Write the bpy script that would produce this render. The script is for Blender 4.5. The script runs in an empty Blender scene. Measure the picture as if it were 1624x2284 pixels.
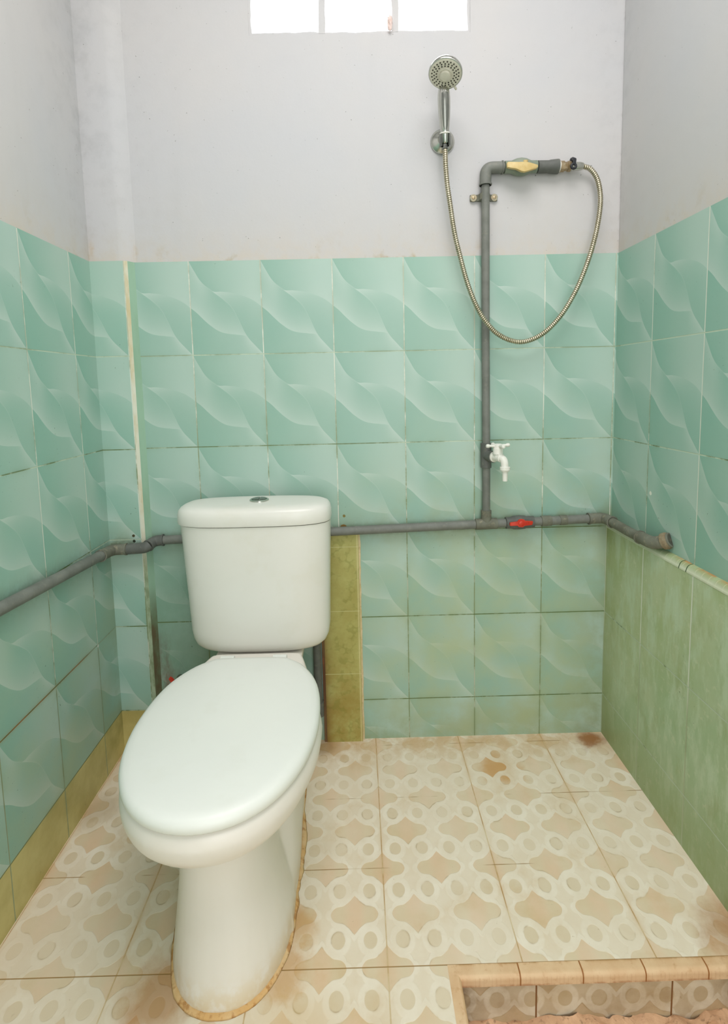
import bpy, bmesh, math, random
from mathutils import Vector, Matrix, noise
random.seed(7)
C = bpy.context.scene.collection
sc = bpy.context.scene
PI = math.pi

# ------------------------------------------------------------------ camera
W_, H_ = 1624, 2284
F_PX, CX, CY = 1165.78, 810.035, 980.3
PITCH, YAW, ROLL = -0.1019, 0.0092, -0.0221
CAM = Vector((-0.1369, -1.5053, 1.0782))
cp, sp = math.cos(PITCH), math.sin(PITCH)
cy_, sy_ = math.cos(YAW), math.sin(YAW)
fwd = Vector((sy_*cp, cy_*cp, sp)); right = Vector((cy_, -sy_, 0)); up = right.cross(fwd)
cr, sr = math.cos(ROLL), math.sin(ROLL)
r2 = cr*right + sr*up; u2 = -sr*right + cr*up
cam = bpy.data.cameras.new('camera')
co = bpy.data.objects.new('camera', cam); C.objects.link(co)
m = Matrix.Identity(4)
for i in range(3):
    m[i][0] = r2[i]; m[i][1] = u2[i]; m[i][2] = -fwd[i]; m[i][3] = CAM[i]
co.matrix_world = m
cam.sensor_fit = 'VERTICAL'; cam.sensor_height = 36; cam.sensor_width = 36
cam.lens = F_PX/H_*36
cam.shift_x = (W_/2-CX)/H_; cam.shift_y = (CY-H_/2)/H_
cam.clip_start = 0.01
sc.camera = co

# ------------------------------------------------------------------ light
sc.view_settings.view_transform = 'Standard'; sc.view_settings.look = 'None'
sc.view_settings.gamma = 1.0; sc.view_settings.use_curve_mapping = False
sc.view_settings.exposure = -0.04
w = bpy.data.worlds.new('world'); sc.world = w; w.use_nodes = True
bg = w.node_tree.nodes['Background']
bg.inputs[0].default_value = (0.93, 0.97, 1.0, 1); bg.inputs[1].default_value = 1.9

def area(name, loc, target, sx, sy, power, col):
    l = bpy.data.lights.new(name, 'AREA'); l.shape = 'RECTANGLE'; l.size = sx; l.size_y = sy
    l.energy = power; l.color = col
    o = bpy.data.objects.new(name, l); C.objects.link(o); o.location = loc
    o.rotation_euler = (Vector(target)-Vector(loc)).to_track_quat('-Z', 'Y').to_euler()
    return o
area('ceiling_light', (0.02, -1.20, 2.68), (0.02, -1.2, 0), 0.95, 1.2, 28, (1.0, 0.953, 0.95))
area('doorway_daylight', (0.12, -2.32, 1.25), (0.0, 0, 0.85), 0.9, 1.8, 10.5, (1.0, 0.95, 0.945))
area('window_daylight', (-0.11, 0.16, 2.16), (-0.11, -1.2, 1.2), 0.58, 0.22, 2.5, (0.95, 0.95, 1.0))

# ------------------------------------------------------------------ room numbers
XL, XR, XRL = -0.8637, 0.6059, 0.5909
TW, TH, ZB, ZT = 0.2, 0.2622, 0.1267, 1.4345
CEIL, YF = 2.72, -2.35
ZS = -0.098                     # recess floor

# ------------------------------------------------------------------ node helper
def lin(r, g, b):
    def f(c):
        c /= 255.0
        return c/12.92 if c <= 0.04045 else ((c+0.055)/1.055)**2.4
    return (f(r), f(g), f(b), 1)

class V:
    """value socket with arithmetic"""
    def __init__(s, g, sock): s.g = g; s.s = sock
    def _m(s, op, o=None, o2=None, clamp=False):
        n = s.g.nt.nodes.new('ShaderNodeMath'); n.operation = op; n.use_clamp = clamp
        s.g.put(n.inputs[0], s)
        if o is not None: s.g.put(n.inputs[1], o)
        if o2 is not None: s.g.put(n.inputs[2], o2)
        return V(s.g, n.outputs[0])
    def __add__(s, o): return s._m('ADD', o)
    __radd__ = __add__
    def __mul__(s, o): return s._m('MULTIPLY', o)
    __rmul__ = __mul__
    def __sub__(s, o): return s._m('SUBTRACT', o)
    def __rsub__(s, o): return (s*-1.0)+o
    def __truediv__(s, o): return s._m('DIVIDE', o)
    def __neg__(s): return s*-1.0
    def frac(s): return s._m('FRACT')
    def floor(s): return s._m('FLOOR')
    def abs(s): return s._m('ABSOLUTE')
    def exp(s): return s._m('EXPONENT')
    def sqrt(s): return s._m('SQRT')
    def pow(s, o): return s._m('POWER', o)
    def min(s, o): return s._m('MINIMUM', o)
    def max(s, o): return s._m('MAXIMUM', o)
    def clamp(s): return s._m('ADD', 0.0, clamp=True)
    def gt(s, o): return s._m('GREATER_THAN', o)
    def lt(s, o): return s._m('LESS_THAN', o)
    def step(s, a, b):
        """smoothstep from a (0) to b (1)"""
        n = s.g.nt.nodes.new('ShaderNodeMapRange'); n.interpolation_type = 'SMOOTHSTEP'
        if a > b:
            s.g.put(n.inputs[0], s); n.inputs[1].default_value = b; n.inputs[2].default_value = a
            n.inputs[3].default_value = 1; n.inputs[4].default_value = 0
        else:
            s.g.put(n.inputs[0], s); n.inputs[1].default_value = a; n.inputs[2].default_value = b
            n.inputs[3].default_value = 0; n.inputs[4].default_value = 1
        return V(s.g, n.outputs[0])
    def curve(s, pts):
        n = s.g.nt.nodes.new('ShaderNodeFloatCurve')
        cu = n.mapping.curves[0]
        cu.points[0].location = pts[0]; cu.points[1].location = pts[-1]
        for p in pts[1:-1]: cu.points.new(*p)
        n.mapping.update()
        s.g.put(n.inputs['Value'], s)
        return V(s.g, n.outputs[0])

class G:
    def __init__(s, name):
        s.m = bpy.data.materials.new(name); s.m.use_nodes = True
        s.nt = s.m.node_tree; s.b = s.nt.nodes['Principled BSDF']
        tc = s.nt.nodes.new('ShaderNodeTexCoord'); s.obj = tc.outputs['Object']
        sep = s.nt.nodes.new('ShaderNodeSeparateXYZ'); s.nt.links.new(s.obj, sep.inputs[0])
        s.x, s.y, s.z = [V(s, sep.outputs[i]) for i in range(3)]
    def put(s, inp, v):
        if isinstance(v, V): s.nt.links.new(v.s, inp)
        elif isinstance(v, bpy.types.NodeSocket): s.nt.links.new(v, inp)
        else: inp.default_value = v
    def noise(s, scale, detail=3, rough=0.55, stretch=None, off=None, dist=0.0):
        n = s.nt.nodes.new('ShaderNodeTexNoise'); n.inputs['Scale'].default_value = scale
        n.inputs['Detail'].default_value = detail; n.inputs['Roughness'].default_value = rough
        n.inputs['Distortion'].default_value = dist
        src = s.obj
        if stretch or off:
            mp = s.nt.nodes.new('ShaderNodeMapping'); s.nt.links.new(src, mp.inputs[0])
            if stretch: mp.inputs['Scale'].default_value = stretch
            if off: mp.inputs['Location'].default_value = off
            src = mp.outputs[0]
        s.nt.links.new(src, n.inputs['Vector'])
        return V(s, n.outputs[0])
    def rand(s, a, b, k=1.0):
        """white noise from two cell numbers"""
        cb = s.nt.nodes.new('ShaderNodeCombineXYZ'); s.put(cb.inputs[0], a); s.put(cb.inputs[1], b); cb.inputs[2].default_value = k
        n = s.nt.nodes.new('ShaderNodeTexWhiteNoise'); s.nt.links.new(cb.outputs[0], n.inputs[0])
        return V(s, n.outputs['Value'])
    def mix(s, f, a, b):
        n = s.nt.nodes.new('ShaderNodeMix'); n.data_type = 'RGBA'; n.clamp_factor = True
        s.put(n.inputs[0], f); s.put(n.inputs[6], a); s.put(n.inputs[7], b)
        return n.outputs[2]
    def bump(s, h, strength=0.3, dist=0.002):
        n = s.nt.nodes.new('ShaderNodeBump'); n.inputs['Strength'].default_value = strength
        n.inputs['Distance'].default_value = dist
        s.put(n.inputs['Height'], h); s.nt.links.new(n.outputs[0], s.b.inputs['Normal'])
    def out(s, col, rough=0.5, metal=0.0, spec=0.5, coat=0.0):
        s.put(s.b.inputs['Base Color'], col); s.put(s.b.inputs['Roughness'], rough)
        s.b.inputs['Metallic'].default_value = metal; s.b.inputs['Specular IOR Level'].default_value = spec
        s.b.inputs['Coat Weight'].default_value = coat
        return s.m

# ------------------------------------------------------------------ materials
def wave_value(g, u, v):
    """the pale leaf-and-wave print of one wall tile, u to the right, v down"""
    A = u.curve([(0, 0), (.08, .12), (.17, .23), (.31, .325), (.47, .42), (.58, .505), (.66, .62), (.78, .81), (.9, .92), (1, 1)])
    Bc = u.curve([(0, 0), (.17, .23), (.31, .325), (.45, .335), (.6, .35), (.75, .385), (.88, .43), (1, .50)])
    Cc = u.curve([(0, .50), (.08, .55), (.17, .62), (.27, .69), (.4, .755), (.52, .78), (.63, .79), (.78, .815), (.9, .92), (1, 1)])
    dA = v-A; dB = v-Bc; dC = v-Cc
    belowA = dA.gt(0.0); belowB = dB.gt(0.0); belowC = dC.gt(0.0)
    tail = u.step(.28, .36)
    r1 = .06+.62*u.step(0, .95)+.22*(dB*8.0).exp()*u.step(.5, 1.0)-.12*(dB*14.0).exp()*u.step(.55, .3)
    r2 = .10+.88*(dB*-9.0).exp()*u.step(.95, .34)+.42*(dB*-4.0).exp()*u.step(.5, 1.0)
    r3 = .12-.10*(dA*-7.0).exp()*u.step(.3, .4)+.76*(dC*6.5).exp()+.62*(dA*-6.0).exp()*u.step(.34, .12)+.1*u.step(.5, .78)
    r4 = .02+.34*u.step(0, .8)+.62*(dA*-9.0).exp()*u.step(.55, .85)+.10*(dC*-3.0).exp()*0.0
    val = (1.0-belowA)*((1.0-belowB)*r1+belowB*r2)+belowA*((1.0-belowC)*r3+belowC*r4)
    line = ((dA.abs())*-190.0).exp()*.34*u.step(.14, .3)*u.step(.8, .62)
    return (val.clamp()+line)

def tile_mat(name, hor, off, sgn, pattern=True, moss=None, grout_dark=0.5, tw=TW, spots=(), lower=None):
    g = G(name)
    h = g.x if hor == 'x' else g.y
    U = (h*sgn+(-off*sgn))/tw
    Vv = (g.z*-1.0+(ZB+5*TH))/TH
    wob = (g.noise(3.1, 1)-.5)*.010
    u = (U+wob).frac(); v = (Vv+wob*.6).frac(); iu = (U+wob).floor(); iv = (Vv+wob*.6).floor()
    rnd = g.rand(iu, iv, 1.3)
    n1 = g.noise(2.3, 3); n2 = g.noise(9.0, 5, .6); n3 = g.noise(60, 4, .6); nstreak = g.noise(22, 6, .68, (1, 1, .30))
    base = g.mix(wave_value(g, u, v) if pattern else n2, lin(138, 176, 161) if hor == 'x' and not lower else lin(130, 175, 159), lin(181, 202, 192))
    base = g.mix((rnd-.5)*.10+.05, base, lin(150, 184, 160))
    base = g.mix((n2-.45)*.22+.04, base, lin(194, 204, 190))
    # algae and dirt film
    if moss is None:
        f = (g.z.step(1.05, .25)*(n1.step(.30, .75)*.55+n2.step(.35, .75)*.50))
        if hor == 'x':
            f = f*g.x.step(-.30, .02)*1.5
            f = f+g.x.step(-.02, .12)*g.z.step(1.45, .7)*.20*n2.step(.3, .7)
        else:
            f = f*(.55+g.z.step(.6, .15)*.5)
        base = g.mix(f*.50, base, lin(172, 184, 142))
        if hor == 'x':
            zb_ = g.z-(g.x*.026+.661)  # dirt band along the pipe, its contact shadow painted in as well
            base = g.mix((zb_.abs()*-26.0).exp()*n2.step(.35, .6)*.5, base, lin(134, 142, 100))
            base = g.mix((zb_.abs()*-75.0).exp()*n3.step(.3, .6)*.6, base, lin(104, 110, 84))
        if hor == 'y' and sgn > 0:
            zb_ = (g.z-(g.y*-.067+.624)).abs()  # left pipe's dirt band, contact shadow painted into the same colour
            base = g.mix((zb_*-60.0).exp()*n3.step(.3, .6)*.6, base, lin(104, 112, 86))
        low = g.z.step(.22, .0)*n2.step(.3, .62)
        base = g.mix(low*.40, base, lin(142, 150, 104))
        if lower:
            base = g.mix(((g.z-.128).lt(0.0)), base, g.mix(n2.step(.3, .7), lin(196, 186, 122), lin(172, 160, 96)))
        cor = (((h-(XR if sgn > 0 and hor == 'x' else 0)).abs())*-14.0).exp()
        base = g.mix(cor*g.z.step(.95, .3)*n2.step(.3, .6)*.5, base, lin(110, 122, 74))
    else:
        f = n2.step(.25, .78)
        base = g.mix(f, lin(*moss[0]), lin(*moss[1]))
        base = g.mix(n1.step(.45, .7)*.5, base, lin(150, 186, 150))
        base = g.mix(nstreak.step(.45, .62)*.8, base, lin(*moss[2]))
        base = g.mix(n3.step(.56, .72)*.35, base, lin(212, 216, 188))
        base = g.mix(g.noise(17, 5, .65, (1, 1, .4), (3, 3, 3)).step(.52, .70)*.45, base, lin(142, 156, 100))
        base = g.mix(g.z.step(.26, .0)*.5, base, lin(138, 146, 88))
        base = g.mix(g.y.step(-.12, 0)*.45, base, lin(140, 150, 90))
    if hor == 'x' and moss is None and not lower:
        beh = g.x.step(-.26, -.34)*g.z.step(.72, .45)*(.45+.55*n2.step(.3, .6))  # grime film with some of the shade behind the toilet painted in
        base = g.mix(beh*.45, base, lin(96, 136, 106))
        bs = (g.x.step(-.665, -.745)*g.z.step(.42, .22))*g.noise(16, 5, .65, (1, 1, .35)).step(.38, .58)
        base = g.mix(bs*.75, base, lin(112, 78, 62))
        bot = g.z.step(.10, .0)*g.x.step(-.3, -.2)*g.x.step(.02, -.02)*n2.step(.3, .6)
        base = g.mix(bot*.35, base, lin(120, 140, 96))
    # black mould specks
    spk = g.noise(130, 2, .5).step(.70, .76)*g.noise(5.5, 2, .5, None, (3, 1, 7)).step(.55, .66)
    base = g.mix(spk*.6, base, lin(64, 84, 62))
    # grout
    du = (u.min(1.0-u))*tw; dv = (v.min(1.0-v))*TH
    gw = .0009+g.noise(40, 2)*.0009
    gu = (gw-du).step(-.0004, .0004); gv = (gw-dv).step(-.0004, .0004)
    gd = (g.noise(7, 5, .7, None, (5, 2, 1))*1.0).step(.58-.22*grout_dark, .66-.1*grout_dark)
    gd = (gd*(.45+.55*g.z.step(1.25, .75))+g.z.step(.8, .45)*.55*grout_dark).clamp()
    if moss is None and hor == 'y' and sgn > 0: gd = gd.max(g.z.step(.41, .37)*.9)
    gc_v = g.mix(gd*.85, lin(212, 216, 202), lin(106, 124, 70))
    gc_h = g.mix((gd*.9+.1).clamp(), lin(190, 206, 184), lin(86, 106, 54))
    if moss is None and hor == 'y' and sgn > 0:
        rr_ = ((g.z-(ZB+TH)).abs().lt(.01))*g.y.step(-.13, -.22)
        gc_h = g.mix(rr_, gc_h, g.mix(g.noise(12, 3).step(.4, .6), lin(150, 96, 40), lin(104, 96, 48)))
        halo_r = ((g.z-(ZB+TH)).abs()*-260.0).exp()*rr_
        base = g.mix(halo_r*.5, base, lin(150, 120, 66))
    if moss is not None:
        gu = (gw*1.5-du).step(-.0004, .0004); gv = gv*g.z.lt(.60)
        gc_v = g.mix(g.z.step(.42, .30)*.75, lin(212, 218, 200), lin(150, 164, 120))
    base = g.mix(gu, base, gc_v); base = g.mix(gv, base, gc_h)
    halo = (du*-160.0).exp().max((dv*-160.0).exp())*gd*.35
    base = g.mix(halo*n2.step(.4, .6), base, lin(110, 132, 92))
    for (sa, sb, r, colr) in spots:
        d = ((h-sa)*(h-sa)+(g.z-sb)*(g.z-sb)).sqrt()+(g.noise(90, 3)-.5)*r*.7
        base = g.mix(d.step(r*1.15, r*.85), base, lin(*colr))
    g.bump((gu.max(gv))*-1.0+n2*.1, .35, .0012)
    return g.out(base, .34+n2*.16, spec=.40)

M = {}
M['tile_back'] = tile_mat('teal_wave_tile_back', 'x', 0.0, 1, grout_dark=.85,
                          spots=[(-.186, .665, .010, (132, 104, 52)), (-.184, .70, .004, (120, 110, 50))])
M['tile_left'] = tile_mat('teal_wave_tile_left', 'y', -.1291, 1, grout_dark=.45, lower=True,
                          spots=[(-.128, .385, .004, (206, 208, 196))])
M['tile_right'] = tile_mat('teal_wave_tile_right', 'y', -.1831, -1, grout_dark=.35,
                           spots=[(-.2, .79, .005, (226, 228, 215))])
M['tile_pilaster'] = tile_mat('teal_wave_tile_pilaster', 'x', -.987, 1, grout_dark=.5, tw=.2155, lower=True,
                              spots=[(-.7935, .662, .0042, (70, 62, 38)), (-.7925, .646, .0042, (52, 58, 44))])
M['tile_moss'] = tile_mat('mossy_green_tile', 'y', -.2026, -1, pattern=False,
                          moss=[(184, 196, 160), (166, 182, 132), (188, 206, 176)], grout_dark=.1)

def plaster_mat():
    g = G('white_painted_plaster')
    n1 = g.noise(1.6, 4, .6); n2 = g.noise(26, 5, .6); n3 = g.noise(150, 2, .5)
    vs = g.noise(9, 4, .6, (1, 1, .12))
    c = g.mix(n1.step(.3, .72), lin(189, 191, 193), lin(195, 194, 192))
    c = g.mix(vs.step(.55, .8)*.12, c, lin(172, 174, 174))
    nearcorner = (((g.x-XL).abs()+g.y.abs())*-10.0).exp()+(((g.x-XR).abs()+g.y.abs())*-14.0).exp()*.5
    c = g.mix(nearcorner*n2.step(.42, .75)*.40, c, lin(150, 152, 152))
    cr_ = ((g.x-XR).abs()+(g.y*-1.0).max(0.0)+(n2-.5)*.05)
    c = g.mix(cr_.step(.008, .0)*n2.step(.5, .62)*.45, c, lin(138, 138, 132))
    low = ((g.z-ZT).abs()*-20.0).exp()
    c = g.mix(low*(.25+n2.step(.4, .65)*.35), c, lin(200, 189, 172))
    st = (((g.z-ZT).abs())*-45.0).exp()*g.noise(11, 4, .6, None, (2, 2, 2)).step(.56, .68)
    c = g.mix(st*.75, c, lin(168, 152, 112))
    for (a, b) in ((-.855, 1.47), (-.745, 1.46)):
        d = (((g.x-a)*(g.x-a))*7.0+(g.z-b)*(g.z-b)).sqrt()+(n2-.5)*.03
        c = g.mix(d.step(.030, .002)*.5*n2.step(.35, .6), c, lin(182, 158, 116))
    spk = n3.step(.745, .765)*n2.step(.4, .55)
    c = g.mix(spk*.75, c, lin(96, 98, 92))
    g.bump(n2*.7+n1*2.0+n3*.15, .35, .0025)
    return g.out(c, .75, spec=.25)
M['plaster'] = plaster_mat()

def floor_mat(name, plane='floor'):
    g = G(name)
    X, Y = (g.x, g.y) if plane == 'floor' else (g.x, g.z)
    P, Q = .1261, .2015
    if plane == 'floor': xa, ya = -.041, -.134
    else: xa, ya = .19, -.005
    wob = g.noise(7, 1)
    n1 = g.noise(3.2, 4, .6); n2 = g.noise(15, 5, .62); n3 = g.noise(90, 3, .6)
    def cell(c, o, p): return ((((c-o)/p)+.5).frac()-.5)*p
    prof = [(0, .80), (.09, .70), (.20, .57), (.33, .46), (.48, .36), (.64, .33), (.78, .295), (.88, .225), (.95, .13), (1, 0)]
    def star(ox, oy):
        dx = cell(X, ox, P).abs(); dy = cell(Y, oy, Q).abs()
        f = (dx/.049).clamp().curve(prof)*.05
        # inside distance (negative inside), rounded outside the ends
        over = (dx-.047).max(0.0)
        return (dy*dy+over*over).sqrt()-f, dx, dy
    s1, dx1, dy1 = star(xa, ya); s2, dx2, dy2 = star(xa+P/2, ya+Q/2)
    s = s1.min(s2)
    ccx = cell(X, xa+P/4, P/2); ccy = cell(Y, ya+Q/4, Q/2)
    c_ = ((ccx*ccx)*1.25+(ccy*ccy)*.85).sqrt()-.0150
    d = s.min(c_-.0005)
    worn = (n1*.75+n2*.35).step(.40, .68)
    field = g.mix(n2.step(.3, .7), lin(231, 220, 200), lin(225, 211, 187))
    starc = g.mix((dx1.min(dx2)*1.0).step(.03, .006), lin(217, 200, 168), lin(222, 194, 162))
    starc = g.mix(n2.step(.38, .72)*.6, starc, lin(204, 178, 130))
    inside_s = s.step(.0012, -.0012); inside_c = c_.step(.0012, -.0012)
    band = d.step(.0145, .0100)*(1.0-inside_s.max(inside_c))
    bandc = g.mix(n2.step(.3, .75), lin(240, 232, 216), lin(232, 222, 202))
    col = field
    col = g.mix(inside_s*(.95-.40*worn), col, starc)
    col = g.mix(inside_c*(.85-.40*worn), col, lin(214, 198, 168))
    col = g.mix(band*(.72-.45*worn), col, bandc)
    col = g.mix(worn*.28, col, lin(230, 221, 204))
    edge = (d.abs()*-900.0).exp()*g.noise(18, 3, .6, None, (9, 1, 0)).step(.5, .68)
    col = g.mix(edge*.75, col, lin(160, 132, 78))
    # rusty film, drifts and corner stains
    film = g.noise(6.5, 5, .65, None, (4, 4, 0)).step(.50, .75)
    col = g.mix(film*.35, col, lin(200, 164, 104))
    if plane == 'floor':
        col = g.mix(g.y.step(-.16, 0)*n2.step(.35, .62)*.6, col, lin(196, 158, 104))
        dn = (n2-.5)*.12
        for (a, b, r, s_, cc) in ((.55, -.03, .055, .9, (150, 96, 44)), (.585, -.60, .10, .75, (168, 118, 62)), (.235, -.140, .085, .75, (198, 146, 76)),
                                  (-.52, -.67, .09, .7, (176, 120, 54)), (-.30, -.64, .07, .6, (196, 144, 70)), (-.285, -.56, .06, .55, (200, 150, 76)),
                                  (-.84, -.25, .08, .4, (150, 122, 70)), (-.26, -.03, .06, .6, (150, 112, 52)), (-.27, -.75, .12, .35, (200, 162, 92))):
            q = (((X-a)*(X-a)+(Y-b)*(Y-b)).sqrt()+dn)
            k_ = (.12+.88*inside_s.max(inside_c)) if (a, b) == (.235, -.140) else 1.0
            col = g.mix(q.step(r, r*.25)*s_*k_, col, lin(*cc))
        leftg = X.step(-.30, -.62)*n1.step(.25, .6)  # grime on the left floor, part of the shadow there painted in
        col = g.mix(leftg*.25, col, lin(190, 170, 136))
        jx = cell(X, -.1044, .2522).abs(); jy = cell(Y, -.0325-.2012*3, .2012).abs()
        jm = g.noise(6.0, 3, .6, None, (1, 6, 2))
        jf = (.0011-jx).step(-.0005, .0005); jfy = (.0010-jy).step(-.0005, .0005)*(jm.step(.5, .6)*.9+(Y+.6365).abs().lt(.02)*1.0).clamp()
        jc = g.mix(n2.step(.35, .65), lin(178, 138, 78), lin(214, 196, 158))
        col = g.mix((jx*-260.0).exp()*jm.step(.4, .6)*.45, col, lin(198, 154, 90))
        col = g.mix(jf*.85, col, jc); col = g.mix(jfy*.9, col, lin(150, 116, 62))
        gr = jf.max(jfy)
    else:
        col = g.mix(.30, col, lin(160, 138, 92))
        col = g.mix((1.0-band)*.6, col, g.mix(.45, col, lin(150, 120, 70)))
        col = g.mix((n1*.6+n2*.5).step(.48, .74)*.5, col, lin(136, 102, 58))
        col = g.mix((X-.62).abs().step(.2, .0)*n2.step(.3, .6)*.6, col, lin(104, 70, 38))
        col = g.mix((X-.02).abs().step(.06, .0)*n2.step(.3, .6)*.7, col, lin(110, 82, 46))
        jx = cell(X, .42, .2522).abs()
        gr = (.0016-jx).step(-.0005, .0005)
        col = g.mix(gr, col, lin(124, 84, 46))
    col = g.mix(n3.step(.70, .76)*.35, col, lin(142, 112, 66))
    g.bump(band*.6-gr*1.0+n3*.15, .4, .0012)
    return g.out(col, .42+n2*.2, spec=.35)
M['floor'] = floor_mat('ogee_print_floor_tile'); M['riser'] = floor_mat('ogee_print_step_riser', 'riser')

def blot(name, c1, c2, c3, sc_=30, rough=.5, metal=0.0, f3=.5, spec=.4, stretch=None, b=.2, t3=(.55, .7), bd=.002):
    g = G(name)
    n = g.noise(sc_, 4, .6, stretch); n2 = g.noise(sc_*2.7, 4, .6, stretch, (3, 7, 1))
    c = g.mix(n.step(.3, .7), lin(*c1), lin(*c2)); c = g.mix(n2.step(*t3)*f3, c, lin(*c3))
    g.bump(n2, b, bd)
    return g.out(c, rough, metal, spec)
M['ceramic'] = blot('white_ceramic', (220, 219, 210), (223, 222, 214), (214, 211, 196), 4, .30, f3=.25, spec=.5, b=0)
def ceramic2():
    g = G('stained_ceramic')
    n = g.noise(5, 4, .6); n2 = g.noise(30, 4, .6)
    c = g.mix(n.step(.3, .7), lin(227, 221, 211), lin(229, 224, 216))
    c = g.mix(g.z.step(.06, .0)*n2.step(.35, .6)*.55, c, lin(206, 178, 120))
    c = g.mix(((g.z-.30).abs()*-45.0).exp()*n2.step(.35, .65)*.22, c, lin(206, 196, 140))
    return g.out(c, .32, spec=.5)
M['ceramic_body'] = ceramic2()
M['seat'] = blot('white_seat_plastic', (229, 231, 224), (227, 229, 223), (222, 223, 214), 5, .40, f3=.3, spec=.5, b=0)
M['pvc'] = blot('grey_pvc', (120, 123, 116), (106, 109, 102), (134, 134, 122), 22, .55, f3=.45)
M['pvc_dark'] = blot('dark_grey_pvc', (98, 101, 96), (86, 89, 84), (118, 118, 106), 30, .55, f3=.4)
M['pvc_dirty'] = blot('limed_grey_pvc', (118, 121, 108), (100, 100, 86), (150, 144, 120), 26, .7, f3=.6, b=.5)
M['valve_body'] = blot('green_grey_valve', (134, 144, 128), (116, 130, 112), (150, 152, 130), 26, .5, f3=.4)
M['yellow'] = blot('yellowed_plastic', (206, 186, 130), (196, 170, 108), (180, 150, 88), 40, .45, f3=.4)
M['red'] = blot('red_plastic', (206, 62, 40), (194, 48, 34), (160, 50, 34), 50, .4, f3=.5)
M['white_pl'] = blot('white_plastic', (232, 232, 224), (226, 226, 216), (206, 200, 180), 60, .35, f3=.3, b=0)
M['chrome'] = blot('dull_chrome', (205, 205, 196), (188, 190, 182), (150, 146, 126), 24, .20, 1.0, f3=.25, b=0)
M['chrome_dark'] = blot('smoky_chrome', (140, 142, 134), (120, 124, 118), (160, 160, 150), 24, .25, 1.0, f3=.3, b=0)
M['face'] = blot('grey_spray_face', (216, 213, 196), (206, 203, 186), (180, 174, 154), 60, .45, 0.0, f3=.4)
M['rubber'] = blot('dark_nozzle', (66, 62, 52), (52, 50, 44), (80, 74, 60), 60, .6, b=0)
M['hose'] = blot('ribbed_steel', (196, 190, 168), (176, 170, 146), (146, 134, 100), 45, .30, 0.85, f3=.4, b=0)
M['black'] = blot('black_plastic', (34, 38, 44), (26, 28, 34), (54, 58, 60), 60, .4, b=0)
M['brass'] = blot('limed_brass', (176, 160, 130), (150, 128, 92), (200, 196, 180), 60, .4, .7, f3=.5)
M['clamp'] = blot('aged_clamp', (176, 164, 134), (150, 150, 132), (150, 112, 62), 60, .55, .2, f3=.6)
M['caulk'] = blot('stained_mortar', (222, 192, 146), (214, 170, 110), (172, 116, 58), 22, .8, f3=.7, b=.8, t3=(.48, .62))
def two_zone(name, up, up2, lo_, lo2, zc, sc_=30):
    g = G(name); n = g.noise(sc_, 4, .6, (1, 1, .3)); n2 = g.noise(sc_*2, 4, .6, (1, 1, .4), (3, 1, 2))
    a = g.mix(n.step(.35, .7), lin(*up), lin(*up2)); b = g.mix(n2.step(.3, .65), lin(*lo_), lin(*lo2))
    c = g.mix(g.z.step(zc+.02, zc-.12), a, b)
    g.bump(n2, .3, .001)
    return g.out(c, .55)
M['cream'] = two_zone('cream_edge_strip', (206, 208, 190), (192, 180, 140), (160, 178, 150), (122, 140, 106), .64)
M['mossy_side'] = two_zone('green_reveal', (150, 184, 160), (138, 172, 146), (112, 136, 104), (100, 92, 66), .50, 14)
M['olive'] = None
M['rubble'] = blot('rough_pink_mortar', (216, 176, 140), (196, 156, 122), (110, 84, 60), 40, .9, f3=.6, b=1.0)
def olive_mat():
    g = G('olive_stained_tile')
    n = g.noise(9, 5, .65); n2 = g.noise(34, 5, .6)
    vor = g.nt.nodes.new('ShaderNodeTexVoronoi'); vor.feature = 'F1'; vor.inputs['Scale'].default_value = 60
    g.nt.links.new(g.obj, vor.inputs[0]); vd = V(g, vor.outputs['Distance'])
    c = g.mix(n.step(.3, .7), lin(176, 174, 106), lin(160, 153, 84))
    c = g.mix(g.z.step(.34, .08)*n.step(.3, .6)*.6, c, lin(150, 122, 50))
    c = g.mix(vd.step(.50, .62)*n2.step(.45, .6)*.35, c, lin(116, 122, 46))
    c = g.mix(((g.x+.2500).abs()*-90.0).exp()*.6, c, lin(112, 72, 34))
    dz = ((((g.z-.0220)/.196).frac())-.0)
    dz = dz.min(1.0-dz)*.196
    line = (.0011-dz).step(-.0004, .0004)*g.z.gt(.19)
    c = g.mix(line*.8, c, lin(190, 188, 130))
    c = g.mix((((g.x+.1478).abs())*-700.0).exp()*.8, c, lin(216, 206, 156))
    g.bump(n2-line, .25, .001)
    return g.out(c, .45, spec=.35)
M['olive'] = olive_mat()
def nosing_mat():
    g = G('pink_ribbed_nosing')
    n = g.noise(20, 4, .6); n2 = g.noise(70, 4, .6)
    c = g.mix(n.step(.3, .7), lin(224, 194, 156), lin(214, 178, 138))
    c = g.mix(n2.step(.55, .72)*.35, c, lin(180, 124, 74))
    # short greek key relief and joints
    k = ((g.x/.0155).frac()-.5).abs(); k2 = ((g.x/.031).frac()-.5).abs()
    key = (k.gt(.40)*k2.gt(.2)).max(k.lt(.04))
    c = g.mix(key*g.z.lt(-.004)*.22, c, lin(196, 148, 108))
    j = ((((g.x-.0215)/.1155).frac()-.5).abs()-.5).abs()*.1155
    c = g.mix((.0013-j).step(-.0004, .0004)*g.x.gt(.04), c, lin(150, 96, 48))
    c = g.mix(((g.y+.6365).abs()*-700.0).exp()*n.step(.4, .6), c, lin(160, 116, 62))
    c = g.mix(g.z.step(-.014, -.020)*n.step(.4, .55)*.7, c, lin(158, 100, 62))
    c = g.mix(g.x.step(.46, .62)*n2.step(.35, .6)*.6, c, lin(172, 122, 76))
    g.bump(key*.8+n2*.4, .5, .001)
    return g.out(c, .55, spec=.35)
M['nosing'] = nosing_mat()
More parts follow.
